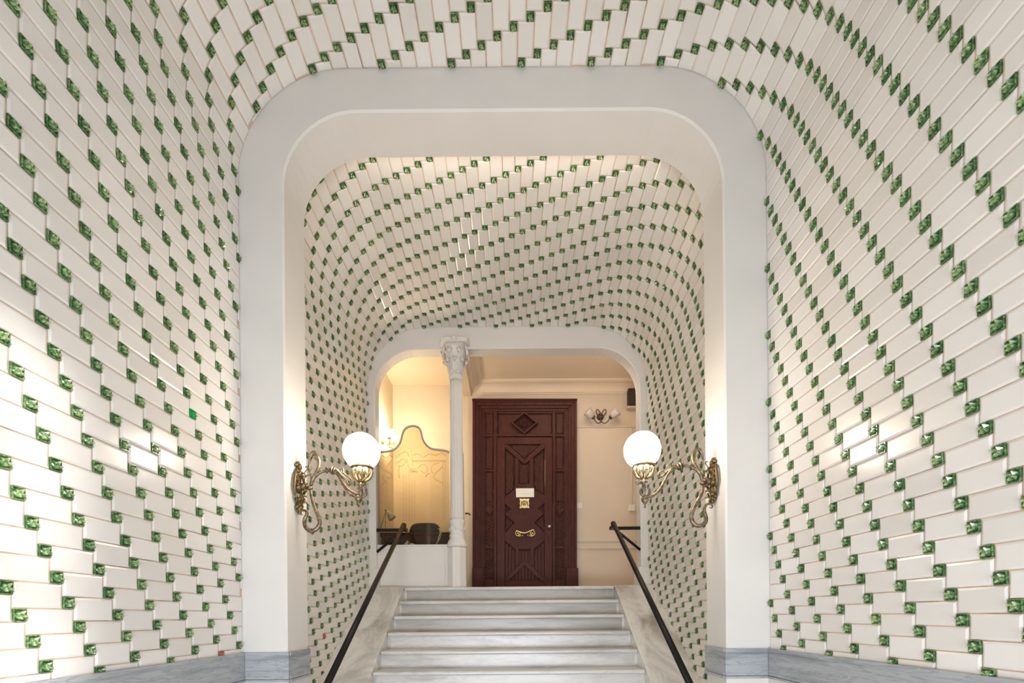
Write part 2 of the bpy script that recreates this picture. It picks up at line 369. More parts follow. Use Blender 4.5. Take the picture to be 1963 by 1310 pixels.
# ------------------------------------------------------------------ arch walls
def arch_profile(xl, xr, ht, r, hb, n=12):
    pts = [(xl, hb)]
    pts += [(xl + r - r * math.cos(PI / 2 * i / n), ht - r + r * math.sin(PI / 2 * i / n)) for i in range(n + 1)]
    pts += [(xr - r + r * math.sin(PI / 2 * i / n), ht - r + r * math.cos(PI / 2 * i / n)) for i in range(n + 1)]
    return pts + [(xr, hb)]
def arch_wall(name, xl, xr, ht, r, hb, ox, ot, y0, y1, m, e=.012):
    pr = arch_profile(xl, xr, ht, r, hb); n = len(pr)
    def outer(i):
        x, h = pr[i]
        if i == 0: return (-ox, hb)
        if i == n - 1: return (ox, hb)
        k = (i - 1) / (n - 3); c = [(-ox, ht - r), (-ox, ot), (ox, ot), (ox, ht - r)]
        q = k * 4
        if q < 1: return (-ox, (ht - r) + (ot - ht + r) * q)
        if q < 3: return (-ox + 2 * ox * (q - 1) / 2, ot)
        return (ox, ot - (ot - ht + r) * (q - 3))
    def off(i, d):                                    # profile grown outwards by d
        x, h = pr[i]
        if i in (0, 1): return (x - d, h)
        if i in (n - 2, n - 1): return (x + d, h)
        cx = xl + r if x < (xl + xr) / 2 else xr - r; cy = ht - r; l = math.hypot(x - cx, h - cy) or 1
        return (cx + (x - cx) * (1 + d / l), cy + (h - cy) * (1 + d / l))
    rings = [[P(*(lambda q: (q[0], y0, q[1]))(outer(i))) for i in range(n)], [P(off(i, e)[0], y0, off(i, e)[1]) for i in range(n)],
             [P(pr[i][0], y0 + e, pr[i][1]) for i in range(n)], [P(pr[i][0], y1 - e, pr[i][1]) for i in range(n)],
             [P(off(i, e)[0], y1, off(i, e)[1]) for i in range(n)], [P(outer(i)[0], y1, outer(i)[1]) for i in range(n)]]
    vs = [v for rg in rings for v in rg]; fs = []
    for k in range(6):
        a, b = k * n, ((k + 1) % 6) * n
        fs += [(a + i, a + i + 1, b + i + 1, b + i) for i in range(n - 1)]
    fs += [tuple(k * n for k in range(6)), tuple(k * n + n - 1 for k in range(6))[::-1]]
    mb = MB(); mb.add(vs, fs); o = mb.build(name, m); o['kind'] = 'structure'; return o
arch_wall('wall_middle', -1.518, 1.447, 3.41, .50, -EYE, 2.3, 4.3, Z1, Z1B, M_plaster)
arch_wall('wall_far', -1.697, 1.624, 3.352, .52, .353, 2.6, 4.2, Z2, Z2B, M_plaster)
# jamb blocks at the foot of the far arch
for i, (xa, xb) in enumerate(((-1.79, -1.66), (1.585, 1.725))):
    o = MB().box(P(xa, Z2 - .035, .353), P(xb, Z2B + .01, .60), .008).build('trim_%d' % (i + 1), M_plaster); o['kind'] = 'structure'

# marble band with mouldings, walls and piers
def band(name, x0, x1, y0, y1):
    mb = MB(); g = .004
    mb.box(P(x0, y0, HB - .028), P(x1, y1, HB), .004)
    mb.box(P(x0 + (g if x1 - x0 < .2 else 0), y0 + (g if y1 - y0 < .2 else 0), -.40), P(x1 - (g if x1 - x0 < .2 else 0), y1 - (g if y1 - y0 < .2 else 0), HB - .027))
    mb.box(P(x0, y0, -.418), P(x1, y1, -.398), .004)
    mb.box(P(x0 - .004, y0 - .004, -.437), P(x1 + .004, y1 + .004, -.420), .003)
    o = mb.build(name, M_blue); o['kind'] = 'structure'; return o
band('baseboard_left', -1.83, -1.796, -1.3, Z1 - .012); band('baseboard_right', 1.716, 1.75, -1.3, Z1 - .012)
band('trim_3', -1.798, -1.505, Z1 - .014, Z1 + .012); band('trim_4', 1.434, 1.718, Z1 - .014, Z1 + .012)
band('trim_5', -1.525, -1.500, Z1 + .012, Z1B - .004); band('trim_6', 1.430, 1.455, Z1 + .012, Z1B - .004)
# painted dado below the band, a framed panel on each pier
for i, (xa, xb) in enumerate(((-1.83, -1.805), (1.725, 1.75))):
    o = MB().box(P(xa, -1.3, -EYE), P(xb, Z1, -.43)).build('trim_%d' % (7 + i), M_plaster); o['kind'] = 'structure'
for i, (xa, xb) in enumerate(((-1.80, -1.515), (1.445, 1.72))):
    mb = MB()
    for a, b in (((xa + .02, -.50), (xb - .02, -.48)), ((xa + .02, -1.34), (xb - .02, -1.32)), ((xa + .02, -1.32), (xa + .035, -.50)), ((xb - .035, -1.32), (xb - .02, -.50))):
        mb.box(P(a[0], Z1 - .008, a[1]), P(b[0], Z1 + .01, b[1]))
    o = mb.build('trim_%d' % (9 + i), M_plaster); o['kind'] = 'structure'

# floors
o = MB().box(P(-2.3, -1.52, -EYE - .15), P(2.3, 3.6, -EYE)).build('floor', M_floor); o['kind'] = 'structure'
o = MB().box(P(-2.6, 6.03, .20), P(2.6, Z3 + .1, .352)).build('floor', M_floor); o['kind'] = 'structure'
# entrance wall behind the viewer, with the open street doorway
mb = MB()
for a, b in (((-2.3, -EYE), (-1.45, 2.3)), ((1.37, -EYE), (2.3, 2.3)), ((-2.3, 2.3), (2.3, 4.3))):
    mb.box(P(a[0], -1.52, a[1]), P(b[0], -1.3, b[1]))
o = mb.build('wall_entrance', M_plaster); o['kind'] = 'structure'
grille = empty('door_2', P(-.04, -1.4, -EYE), kind='structure')
for k in range(7): MB().box(P(-1.43 + k * .46, -1.43, -EYE), P(-1.38 + k * .46, -1.38, 2.3)).build('bar', M_rail, grille)
for h in (-1.3, -.45, .38, 1.25, 2.2): MB().box(P(-1.45, -1.425, h), P(1.37, -1.385, h + .05)).build('rail', M_rail, grille)
o = MB().box(P(-8, -12, -EYE - .2), P(8, -1.52, -EYE - .02)).build('ground', M_floor); o['kind'] = 'structure'

# ------------------------------------------------------------------ staircase
RISE, RUN, ZT = .175, .274, 6.0
st = empty('staircase', P(-.035, ZT, -EYE), 'broad flight of veined white marble steps between two sloping marble cheeks', 'stairs')
XA, XB = -1.322, 1.258
for k in range(10):
    z = ZT - RUN * k; h = .353 - RISE * k
    t = MB().box(P(XA + .002, z - .032, h - .042), P(XB - .002, z + RUN + (.02 if k else .05), h)); o = t.build('tread', M_marble, st); bevel(o, .016, 3)
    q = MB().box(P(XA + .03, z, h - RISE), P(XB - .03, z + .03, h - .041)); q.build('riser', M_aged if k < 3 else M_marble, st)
cr = MB()
for k in range(10): cr.box(P(XA + .0, ZT - RUN * k + .018, -EYE), P(XB, ZT - RUN * (k - 1) + .02, .353 - RISE * k - .03))
cr.build('core', M_cheek, st)
for s, (xa, xb) in enumerate(((-1.783, XA), (XB, 1.717))):
    pts = [P(xa, 6.118, .360), P(xa, 5.97, .360), P(xa, 3.636, stair_h(3.636) + .012), P(xa, 3.636, -EYE), P(xa, 6.118, -EYE)]
    q = [P(0, 3.634, stair_h(3.634) + .012), P(0, 3.20, stair_h(3.20) + .012), P(0, 3.20, -EYE), P(0, 3.634, -EYE)]
    xc, xd = (-1.50, xb) if s == 0 else (xa, 1.43)
    o = MB().prism(pts, (xb - xa, 0, 0)).build('cheek', M_cheek, st); bevel(o, .008, 2)
    o = MB().prism([p + Vector((xc, 0, 0)) for p in q], (xd - xc, 0, 0)).build('cheek_foot', M_cheek, st)

# ------------------------------------------------------------------ handrails
def handrail(sx, lab):
    f = lambda x: x
    T = P(-1.325 if sx < 0 else 1.258, 5.98, 1.112)
    xr = T.x; wallx = -1.697 if sx < 0 else 1.624
    r = empty('handrail', Vector((xr, 3.5, 0)) + Vector((0, 0, 0)), lab, 'handrail', 'handrails of the marble stairs')
    e = Vector((xr, 3.2, T.z - .6387 * (5.98 - 3.2)))
    MB().tube([T + Vector((0, .02, .012)), e], .026, 12).build('rail', M_rail, r)
    MB().ball(T + Vector((0, .03, .008)), .033).build('end_knob', M_rail, r)
    MB().box((wallx, T.y + .15, T.z - .045), (xr, T.y + .19, T.z - .005), .006).box((xr - .02, T.y, T.z - .045), (xr + .02, T.y + .19, T.z - .005), .004).build('arm', M_rail, r)
    a = Vector((wallx, T.y + .17, T.z - .30)); b = Vector((xr - .03 * sx * -1, T.y + .17, T.z - .02))
    MB().tube([a, b], .021, 4).build('strut', M_rail, r)
    MB().tube([Vector((xr, 3.24, e.z + .02)), Vector((xr, 3.24, 0))], .022, 10).build('post', M_rail, r)
    return r
handrail(-1, 'dark metal handrail climbing the left cheek of the marble stairs')
handrail(1, 'dark metal handrail climbing the right cheek of the marble stairs')

# ------------------------------------------------------------------ upper hall
hall = [('wall_left', (-2.05, Z2B, .353), (-1.83, Z3, 3.62), M_booth), ('wall_right', (2.3, Z2B, .353), (2.45, Z3, 3.62), M_cream), ('ceiling', (-2.1, Z2B, 3.60), (2.5, Z3 + .1, 3.75), M_hallceil)]
for n, a, b, m in hall:
    o = MB().box(P(*a), P(*b)).build(n, m); o['kind'] = 'structure'
o = MB().box(P(-.665, Z3, .353), P(2.45, Z3 + .15, 3.62)).build('wall_back', M_cream); o['kind'] = 'structure'
o = MB().box(P(-2.05, Z3, .353), P(-.665, Z3 + .15, 3.62)).build('wall_back', M_booth); o['kind'] = 'structure'
def run(prof, a, b, side, name, m=M_hallceil):        # moulding: prof = (out, height) polygon swept from a to b
    a, b, sd = Vector(a), Vector(b), Vector(side); n = len(prof)
    vs = [q + sd * o_ + Vector((0, 0, h + EYE)) for q in (a, b) for o_, h in prof]
    fs = [(i, (i + 1) % n, n + (i + 1) % n, n + i) for i in range(n)] + [tuple(range(n))[::-1], tuple(range(n, 2 * n))]
    o = MB().add(vs, fs).build(name, m); o['kind'] = 'structure'; return o
cor = [(0, 3.44), (.012, 3.44), (.014, 3.455), (.03, 3.46)] + [(.03 + .115 * (1 - math.cos(PI / 2 * i / 8)), 3.465 + .10 * math.sin(PI / 2 * i / 8)) for i in range(9)] + [(.16, 3.572), (.175, 3.58), (.178, 3.60), (0, 3.60)]
run(cor, (-.605, Z3, 0), (2.3, Z3, 0), (0, -1, 0), 'trim_11')
run(cor, (-.605, Z2B, 0), (-.605, Z3, 0), (1, 0, 0), 'trim_12')
run(cor, (2.3, Z2B, 0), (2.3, Z3, 0), (-1, 0, 0), 'trim_13')
o = MB().box(P(-.72, Z2B, 3.42), P(-.605, Z3, 3.60)).build('beam', M_cream); o['kind'] = 'structure'
def wline(py, x0, x1, hh, th, nm):
    a = at(x0, py, Z3); b = at(x1, py, Z3); o = MB().box((a.x, Z3 - th, a.z - hh), (b.x, Z3, a.z + hh), .003).build(nm, M_cream); o['kind'] = 'structure'
wline(819, 1105, 1262, .012, .012, 'trim_14'); wline(1038, 1106, 1262, .010, .014, 'trim_15'); wline(1051, 1106, 1262, .016, .02, 'trim_16')

# ------------------------------------------------------------------ the door
dr = empty('door_1', at(1005, 1122, Z3), kind='structure')
def dp(cx, cy, d): return at(900 + cx * .28226, 760 + cy * .28244, d)
def dprism(pts, d, th, name, m=M_wood, bv=.006):
    q = [dp(x, y, Z3) for x, y in pts]; q = [Vector((p.x, Z3 - d, p.z)) for p in q]
    o = MB().prism(q, (0, th, 0)).build(name, m, dr)
    if bv: bevel(o, bv, 2)
    return o
B = 1400                                             # door reaches down to the landing, behind the top step
rect = lambda x0, y0, x1, y1: [(x0, y0), (x1, y0), (x1, y1), (x0, y1)]
for x0, x1, d in ((24, 42, .10), (40, 62, .085), (60, 80, .065), (78, 97, .045)):   # stepped casing
    dprism([(x0, 37 + (x0 - 24)), (x1, 37 + (x1 - 24)), (x1, B), (x0, B)], d, d, 'casing')
    dprism([(748 - x1, 37 + (x1 - 24)), (748 - x0, 37 + (x0 - 24)), (748 - x0, B), (748 - x1, B)], d, d, 'casing')
    dprism([(x0, 37 + (x0 - 24)), (748 - x0, 37 + (x0 - 24)), (748 - x1, 37 + (x1 - 24)), (x1, 37 + (x1 - 24))], d, d, 'casing')
dprism(rect(22, 38, 726, 48), .12, .12, 'cap_moulding')
for x0, x1 in ((22, 98), (650, 732)): dprism(rect(x0, 1172, x1, B), .13, .13, 'plinth_block')
dprism(rect(95, 105, 652, B), .012, .012, 'back_board', M_carved, 0)
# mullions and side panels
for x0, x1, d in ((165, 186, .05), (562, 582, .05), (95, 106, .035), (642, 653, .035)): dprism(rect(x0, 108, x1, B), d, d - .01, 'stile')
for sx in (0, 1):
    X = (lambda v: 748 - v) if sx else (lambda v: v)
    for y0, y1 in ((262, 278), (503, 515), (1022, 1036), (1245, B), (105, 118)):
        a, b = sorted((X(104), X(168))); dprism(rect(a, y0, b, y1), .032, .022, 'rail')
    for y0, y1 in ((126, 254), (288, 495), (524, 715)):
        a, b = sorted((X(116), X(158))); dprism(rect(a, y0, b, y1), .022, .012, 'panel')
    cx = X(137); dprism([(cx, 725), (cx + 30, 770), (cx, 815), (cx - 30, 770)], .034, .024, 'diamond', M_carved)
    for k in range(9):                               # slanted reeds of the lower side panels
        y = 830 + k * 22; s_ = -1 if sx else 1
        dprism([(X(112), y), (X(162), y + 34), (X(162), y + 42), (X(112), y + 8)], .021, .011, 'reed', M_wood, .002)
    for k in range(7):
        y = 1046 + k * 24; dprism([(X(112), y), (X(162), y + 34), (X(162), y + 42), (X(112), y + 8)], .021, .011, 'reed', M_wood, .002)
# transom with its carved diamond
dprism(rect(186, 262, 562, 280), .055, .043, 'rail'); dprism(rect(190, 112, 560, 124), .04, .03, 'rail')
dprism(rect(196, 128, 552, 258), .02, .01, 'panel')
def dring(cx, cy, rx, ry, t, d, th, nm):
    o_ = [(cx, cy - ry), (cx + rx, cy), (cx, cy + ry), (cx - rx, cy)]; k = 1 - t / rx
    i_ = [(cx + (x - cx) * k, cy + (y - cy) * k) for x, y in o_]
    mb = MB()
    for a in range(4):
        b = (a + 1) % 4; q = [o_[a], o_[b], i_[b], i_[a]]; q = [dp(x, y, Z3) for x, y in q]; mb.prism([Vector((p.x, Z3 - d, p.z)) for p in q], (0, th, 0))
    bevel(mb.build(nm, M_wood, dr), .004, 2)
dring(372, 193, 92, 76, 16, .085, .07, 'diamond_frame')
c = dp(372, 193, Z3); rx = 76 * .00229; mb = MB()
tp = [dp(372, 193 - 60, Z3), dp(372 + 72, 193, Z3), dp(372, 193 + 60, Z3), dp(372 - 72, 193, Z3)]
vs = [Vector((p.x, Z3 - .02, p.z)) for p in tp] + [Vector((c.x, Z3 - .075, c.z))]
mb.add(vs, [(0, 1, 4), (1, 2, 4), (2, 3, 4), (3, 0, 4), (3, 2, 1, 0)])
for a in range(8): an = a * PI / 4; mb.ball((c.x + .055 * math.cos(an), Z3 - .06, c.z + .045 * math.sin(an)), .02, (1, .7, .8))
mb.ball((c.x, Z3 - .08, c.z), .018); mb.build('diamond_boss', M_carved, dr)
# leaf: raised members over a recessed board
lf = 'leaf_member'
def D(pts, nm=lf, d=.045, m=M_wood): dprism(pts, d, d - .012, nm, m, .004)
D(rect(188, 286, 240, B), 'leaf_stile'); D(rect(508, 286, 560, B), 'leaf_stile'); D(rect(238, 286, 510, 332), 'leaf_rail')
D([(240, 334), (262, 334), (372, 432), (372, 466), (240, 356)], 'diagonal_bar'); D([(484, 334), (508, 334), (508, 358), (374, 470), (374, 434)], 'diagonal_bar', .05)
for x0, x1 in ((308, 333), (407, 432)): D(rect(x0, 425, x1, 602), 'upright')
D([(240, 690), (300, 642), (310, 600), (432, 600), (446, 642), (510, 676), (510, 728), (462, 770), (502, 802), (440, 862), (508, 932), (508, 982), (440, 1040), (312, 1040), (240, 984), (240, 932), (306, 862), (240, 802), (282, 770), (240, 732)], 'lock_panel')
for x0, x1 in ((312, 336), (412, 438)): D(rect(x0, 1038, x1, 1150), 'upright')
D([(374, 1112), (512, 1240), (512, 1256), (484, 1256), (374, 1150), (264, 1256), (238, 1256), (238, 1240)], 'chevron_bar', .05)
D(rect(240, 1254, 508, B), 'leaf_rail', .044)
for k in range(12):                                  # upright boards in the lower recesses
    x = 243 + k * 22.2; y0 = 1000 if k in (0, 11) else (1020 if k in (1, 10) else (1044 if k in (2, 9) else 1050))
    dprism(rect(x, y0, x + 19, 1256), .024, .012, 'board', M_wood, .003)
for pts in ([(246, 370), (300, 420), (300, 630), (246, 676)], [(440, 430), (502, 372), (502, 668), (450, 636), (440, 600)], [(272, 340), (472, 340), (372, 424)], [(338, 470), (402, 470), (402, 596), (338, 596)], [(246, 812), (294, 862), (246, 918)], [(502, 812), (450, 862), (502, 918)]):
    dprism(pts, .03, .018, 'carved_panel', M_carved, .004)
# slim upright beads, one of them gilt
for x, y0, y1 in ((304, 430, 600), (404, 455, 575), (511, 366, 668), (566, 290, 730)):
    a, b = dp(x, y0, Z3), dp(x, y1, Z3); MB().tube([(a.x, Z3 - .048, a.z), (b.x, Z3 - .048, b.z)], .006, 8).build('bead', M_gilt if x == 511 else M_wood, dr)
# fittings
c = dp(373, 733, Z3); mb = MB(); w_, h_ = .078, .078
pl = []
for k in range(32):
    a = 2 * PI * k / 32; q = max(abs(math.cos(a)), abs(math.sin(a))); r = .072 / q * (1 + .07 * math.cos(8 * a)); pl.append(Vector((c.x + r * math.cos(a), Z3 - .045, c.z + r * math.sin(a))))
mb.prism(pl, (0, -.012, 0)); o = mb.build('peephole_plate', M_polish, dr); bevel(o, .004); o['label'] = 'square polished brass peephole plate'
mb = MB()
for k in range(12): a = PI * k / 11; mb.ball((c.x + .042 * math.cos(a), Z3 - .062, c.z + .042 * math.sin(a) - .008), .009)
mb.ball((c.x - .005, Z3 - .06, c.z - .012), .026, (1, .5, 1)).tube([(c.x - .045, Z3 - .06, c.z + .03), (c.x - .05, Z3 - .06, c.z - .05)], .007).tube([(c.x + .045, Z3 - .06, c.z + .03), (c.x + .05, Z3 - .06, c.z - .05)], .007)
mb.build('plate_ornament', M_gilt, dr)
def hp(x, y, d=.07): p = at(920 + x * .10304, 990 + y * .10304, Z3); return Vector((p.x, Z3 - d, p.z))
mb = MB()
mb.tube([hp(672, 285), hp(720, 300), hp(780, 322), hp(840, 325), hp(900, 305), hp(960, 275), hp(1010, 265)], [.007, .009, .009, .009, .009, .009, .005], 8, sub=1)
for s_ in (-1, 1):
    X = lambda x: 840 + s_ * (x - 840)
    mb.tube([hp(X(990), 285), hp(X(1020), 320), hp(X(1010), 360), hp(X(975), 380), hp(X(955), 350), hp(X(985), 320)], .006, 8, sub=1)
    mb.tube([hp(X(960), 300), hp(X(930), 330), hp(X(945), 365), hp(X(915), 385)], .006, 8, sub=1)
    for x, y in ((925, 378), (955, 385), (890, 372), (995, 370), (1000, 290)): mb.ball(hp(X(x), y), .011)
    mb.tube([hp(X(985), 330), hp(X(985), 330, .03)], .008, 8)
o = mb.build('pull_handle', M_polish, dr); o['label'] = 'curling polished brass pull handle'
c = dp(540, 892, Z3); o = MB().lathe([(.030, 0), (.033, .008), (.028, .018), (.014, .03), (.013, .045), (.022, .05), (.024, .065), (.014, .072)], (c.x, Z3 - .045, c.z), (0, -1, 0), 20).build('knob', M_steel, dr); o['label'] = 'round steel door knob'
o = MB().box((c.x - .03, Z3 - .05, c.z - .085), (c.x + .02, Z3 - .044, c.z - .075)).build('keyhole_cover', M_bronze, dr)
# paper sign
a, b = at(989, 938.5, Z3), at(1023.5, 955, Z3)
sg = empty('door_sign', Vector(((a.x + b.x) / 2, Z3 - .05, b.z)), 'small white paper sign with two faint lines above the brass plate on the mahogany door', 'sign')
MB().box((a.x, Z3 - .054, b.z), (b.x, Z3 - .0455, a.z)).build('sheet', M_paper, sg)
def text(s_, size, p, m, par):
    cu = bpy.data.curves.new('t', 'FONT'); cu.body = s_; cu.size = size; cu.align_x = 'CENTER'; cu.extrude = .0004
    o_ = bpy.data.objects.new('t', cu); C.objects.link(o_); dg = bpy.context.evaluated_depsgraph_get(); me = bpy.data.meshes.new_from_object(o_.evaluated_get(dg)); bpy.data.objects.remove(o_)
    R = Matrix.Translation(p) @ Matrix.Rotation(PI / 2, 4, 'X'); me.transform(R); me.materials.clear(); return link('lettering', me, par, m)
cx = (a.x + b.x) / 2
text('--- ---', .028, Vector((cx - .01, Z3 - .0548, a.z - .056)), M_gold, sg); text('-------- ----', .030, Vector((cx + .004, Z3 - .0548, a.z - .092)), M_ink, sg)

# ------------------------------------------------------------------ fluted column with leafy capital
Yc = 6.15
def cp(y): return at(875, y, Yc)
cb = at(877.5, 1122, Yc); ct = at(873.5, 655, Yc); CX = (cb.x + ct.x) / 2 - .002
K = lambda y: at(875, y, Yc).z
cl = empty('fluted_column', (CX, Yc, .353 + EYE), 'slender white fluted iron column with a leafy capital beside the booth', 'column')
oc = [Vector((CX + .122 * math.cos(PI / 8 + PI * i / 4), Yc + .122 * math.sin(PI / 8 + PI * i / 4), .353 + EYE)) for i in range(8)]; bevel(MB().prism(oc, (0, 0, K(1051) - .353 - EYE)).build('pedestal', M_plaster, cl), .004, 2)
z0 = K(1050)
MB().lathe([(.118, z0 - .005), (.128, z0 + .01), (.130, z0 + .03), (.122, z0 + .05), (.118, z0 + .06), (.112, z0 + .08), (.098, z0 + .10), (.092, z0 + .12), (.100, K(1028)), (.092, K(1026)), (.090, K(1025)), (.090, K(1006)), (.098, K(1004)), (.099, K(1000)), (.088, K(996))], (CX, Yc, 0), (0, 0, 1), 28).build('base_moulding', M_plaster, cl)
zb = (K(1025) + K(1006)) / 2
for k in range(8):
    a = 2 * PI * k / 8 - PI / 2; n = Vector((math.cos(a), math.sin(a), 0)); mb = MB().lathe([(.024, 0), (.024, .008), (.016, .012), (.012, .010), (.010, .016), (.004, .019)], Vector((CX, Yc, zb)) + n * .086, n, 12); mb.build('boss', M_plaster, cl)
MB().lathe([(.083, K(998)), (.083, K(990)), (.081, K(985)), (.078, K(745)), (.077, K(730))], (CX, Yc, 0), (0, 0, 1), 96, lambda a: 1 - .075 * max(0, math.cos(16 * a)) ** .6).build('shaft', M_plaster, cl)
MB().lathe([(.078, K(731)), (.088, K(729)), (.090, K(725)), (.084, K(722)), (.076, K(721)), (.078, K(719))], (CX, Yc, 0), (0, 0, 1), 24).build('collar', M_plaster, cl)
z1c, z2c = K(720), K(668); hh = z2c - z1c
cap = MB().lathe([(.078, z1c), (.082, z1c + .25 * hh), (.10, z1c + .5 * hh), (.13, z1c + .8 * hh), (.165, z2c)], (CX, Yc, 0), (0, 0, 1), 24)
def leaf(mb, a, zb_, ht, r0, r1, wd):                 # curling acanthus leaf
    n = Vector((math.cos(a), math.sin(a), 0)); s_ = Vector((-math.sin(a), math.cos(a), 0)); rows_ = []
    for i in range(8):
        t = i / 7; r = r0 + (r1 - r0) * t ** 2.2 + (.034 * math.sin(PI * (t - .7) / .3) if t > .7 else 0); z = zb_ + ht * (math.sin(PI / 2 * min(1, t / .82)) if t < .82 else 1 - .28 * ((t - .82) / .18))
        ww = wd * (.55 + .6 * math.sin(PI * min(t, .95))) * (1 - .5 * (t > .9)) * (1 + .16 * math.cos(9 * PI * t))
        rows_.append([Vector((CX, Yc, z)) + n * (r + q) + s_ * ww * f_ for f_, q in ((-1, -.012), (-.5, .012), (0, -.004), (.5, .012), (1, -.012))])
    vs = [p for rw in rows_ for p in rw] + [p - n * .012 for rw in rows_ for p in rw]; m_ = 40
    fs = [(i * 5 + j, i * 5 + j + 1, i * 5 + j + 6, i * 5 + j + 5) for i in range(7) for j in range(4)]
    fs += [tuple(m_ + q for q in f)[::-1] for f in fs]
    ed = [(i * 5, (i + 1) * 5) for i in range(7)] + [((i + 1) * 5 + 4, i * 5 + 4) for i in range(7)] + [(j + 1, j) for j in range(4)] + [(35 + j, 36 + j) for j in range(4)]
    fs += [(b_, a_, a_ + m_, b_ + m_) for a_, b_ in ed]
    mb.add(vs, fs, True)
cap.build('bell', M_plaster, cl)
for k in range(8): mb = MB(); leaf(mb, 2 * PI * k / 8 - PI / 2, z1c + .005, hh * .50, .082, .135, .030); mb.build('acanthus_leaf', M_plaster, cl)
for k in range(8): mb = MB(); leaf(mb, 2 * PI * (k + .5) / 8 - PI / 2, z1c + .10 * hh, hh * .72, .088, .172, .031); mb.build('acanthus_leaf', M_plaster, cl)
for k in range(4):
    for s_ in (-1, 1):
        a = 2 * PI * (k + .5) / 4 - PI / 2 + s_ * .26; ctr = Vector((CX + .165 * math.cos(a), Yc + .165 * math.sin(a), z2c - .045)); tt = Vector((-math.sin(a), math.cos(a), 0)) * s_
        pts = [ctr + tt * (.03 * (1 - i / 16)) * math.cos(i * .75) * -1 + Vector((0, 0, .03 * (1 - i / 16) * math.sin(i * .75))) for i in range(14)]
        pts = [ctr + tt * .05 + Vector((0, 0, -.08))] + pts; MB().tube(pts, [.007] * 4 + [.009] * 11, 8).build('volute', M_plaster, cl)
ab = []
for k in range(32):
    a = 2 * PI * k / 32; q = max(abs(math.cos(a)), abs(math.sin(a))); r = .182 / q * (1 - .10 * math.cos(4 * a) ** 2 * (1 if q > .8 else .6)); r = min(r, .225); ab.append(Vector((CX + r * math.cos(a), Yc + r * math.sin(a), z2c - .004)))
o = MB().prism(ab, (0, 0, .055)).build('abacus', M_plaster, cl); bevel(o, .01, 3)
for k in range(4):
    a = k * PI / 2; n = Vector((math.cos(a), math.sin(a), 0)); mb = MB(); c = Vector((CX, Yc, z2c + .02)) + n * .18
    for j in range(6): b_ = j * PI / 3; mb.ball(c + Vector((-n.y * .022 * math.cos(b_), n.x * .022 * math.cos(b_), .022 * math.sin(b_))), .014)
    mb.ball(c + n * .008, .014).build('fleuron', M_plaster, cl)

# ------------------------------------------------------------------ porter's booth
YB = 6.22
bt = empty('booth_partition', P(-1.2, YB, .353), 'low white booth wall topped by etched glass with a curved metal edge', 'partition')
sx0, sx1, sz = at(727, 1048, YB).x, -.76, at(790, 1047, YB).z
MB().box((-1.70, YB - .04, .353 + EYE), (CX - .06, YB + .04, sz), .006).build('low_wall', M_plaster, bt)
MB().box((-1.70, YB - .055, sz - .012), (CX - .09, YB + .055, sz + .008), .004).build('sill', M_plaster, bt)
MB().box((CX - .155, YB - .07, .353 + EYE), (CX - .10, YB + .05, sz), .005).build('pilaster', M_plaster, bt)
edge = [(722, 868), (732, 867), (742, 866), (752, 864), (761, 858), (767, 849), (770, 838), (773, 828), (780, 820), (791, 817), (801, 819), (807, 826), (809, 836), (812, 846), (819, 855), (828, 861), (842, 863), (852, 864), (861, 868)]
ep = [at(x, y, YB) for x, y in edge]
MB().tube(ep, .0135, 8, sub=1).build('metal_edge', M_profile, bt)
gp = ep + [Vector((ep[-1].x, YB, sz)), Vector((ep[0].x, YB, sz))]
MB().prism([p + Vector((0, -.004, 0)) for p in gp], (0, .008, 0)).build('pane', M_glass, bt)
def eg(x, y): p = at(720 + x * .11450, 860 + y * .1145, YB); return p + Vector((0, -.006, 0))
et = MB()
def ec(pts, r=.0022): et.tube([eg(*p) for p in pts], r, 5, sub=1)
for x in (470, 515, 565, 612, 655): ec([(x, 440 if x < 600 else 520), (x, 800), (x, 1210)], .0020)
for x in (1132, 1165): ec([(x, 200), (x, 700), (x, 1200)], .0022)
for y in (205, 225): ec([(620, y), (900, y), (1190, y)], .0022)
ec([(75, 280), (120, 350), (200, 400), (270, 440), (240, 500), (180, 490)], .0035); ec([(80, 660), (110, 600), (200, 560), (140, 530), (120, 480), (150, 430)], .0035)
ec([(1130, 590), (1080, 560), (1010, 530), (970, 480), (1000, 420), (1060, 370), (1120, 300)], .003); ec([(960, 420), (930, 330), (980, 270), (1060, 250)], .003)
ec([(345, 260), (420, 200), (480, 180), (500, 240), (440, 300), (380, 290)], .003); ec([(345, 160), (420, 90), (520, 60), (560, 140)], .003); ec([(400, 300), (390, 400), (400, 500)], .003)
for k in range(7):
    a = PI * k / 6; ec([(632, 400), (632 + 50 * math.cos(a), 400 - 40 * math.sin(a)), (632 + 85 * math.cos(a + .3), 400 - 70 * math.sin(a + .1))], .0035)
ec([(720, 330), (780, 270), (850, 290), (870, 370), (820, 420), (770, 380)], .003); ec([(840, 480), (870, 430), (910, 420)], .004); ec([(640, 120), (720, 90), (800, 160), (900, 90), (1000, 120), (1100, 80), (1180, 130)], .003)
ec([(110, 120), (180, 160), (240, 120), (290, 180), (230, 250), (200, 300)], .003); ec([(520, 180), (540, 260), (560, 330)], .003); ec([(610, 100), (615, 200), (620, 300)], .003)
et.build('etched_pattern', M_etch, bt)
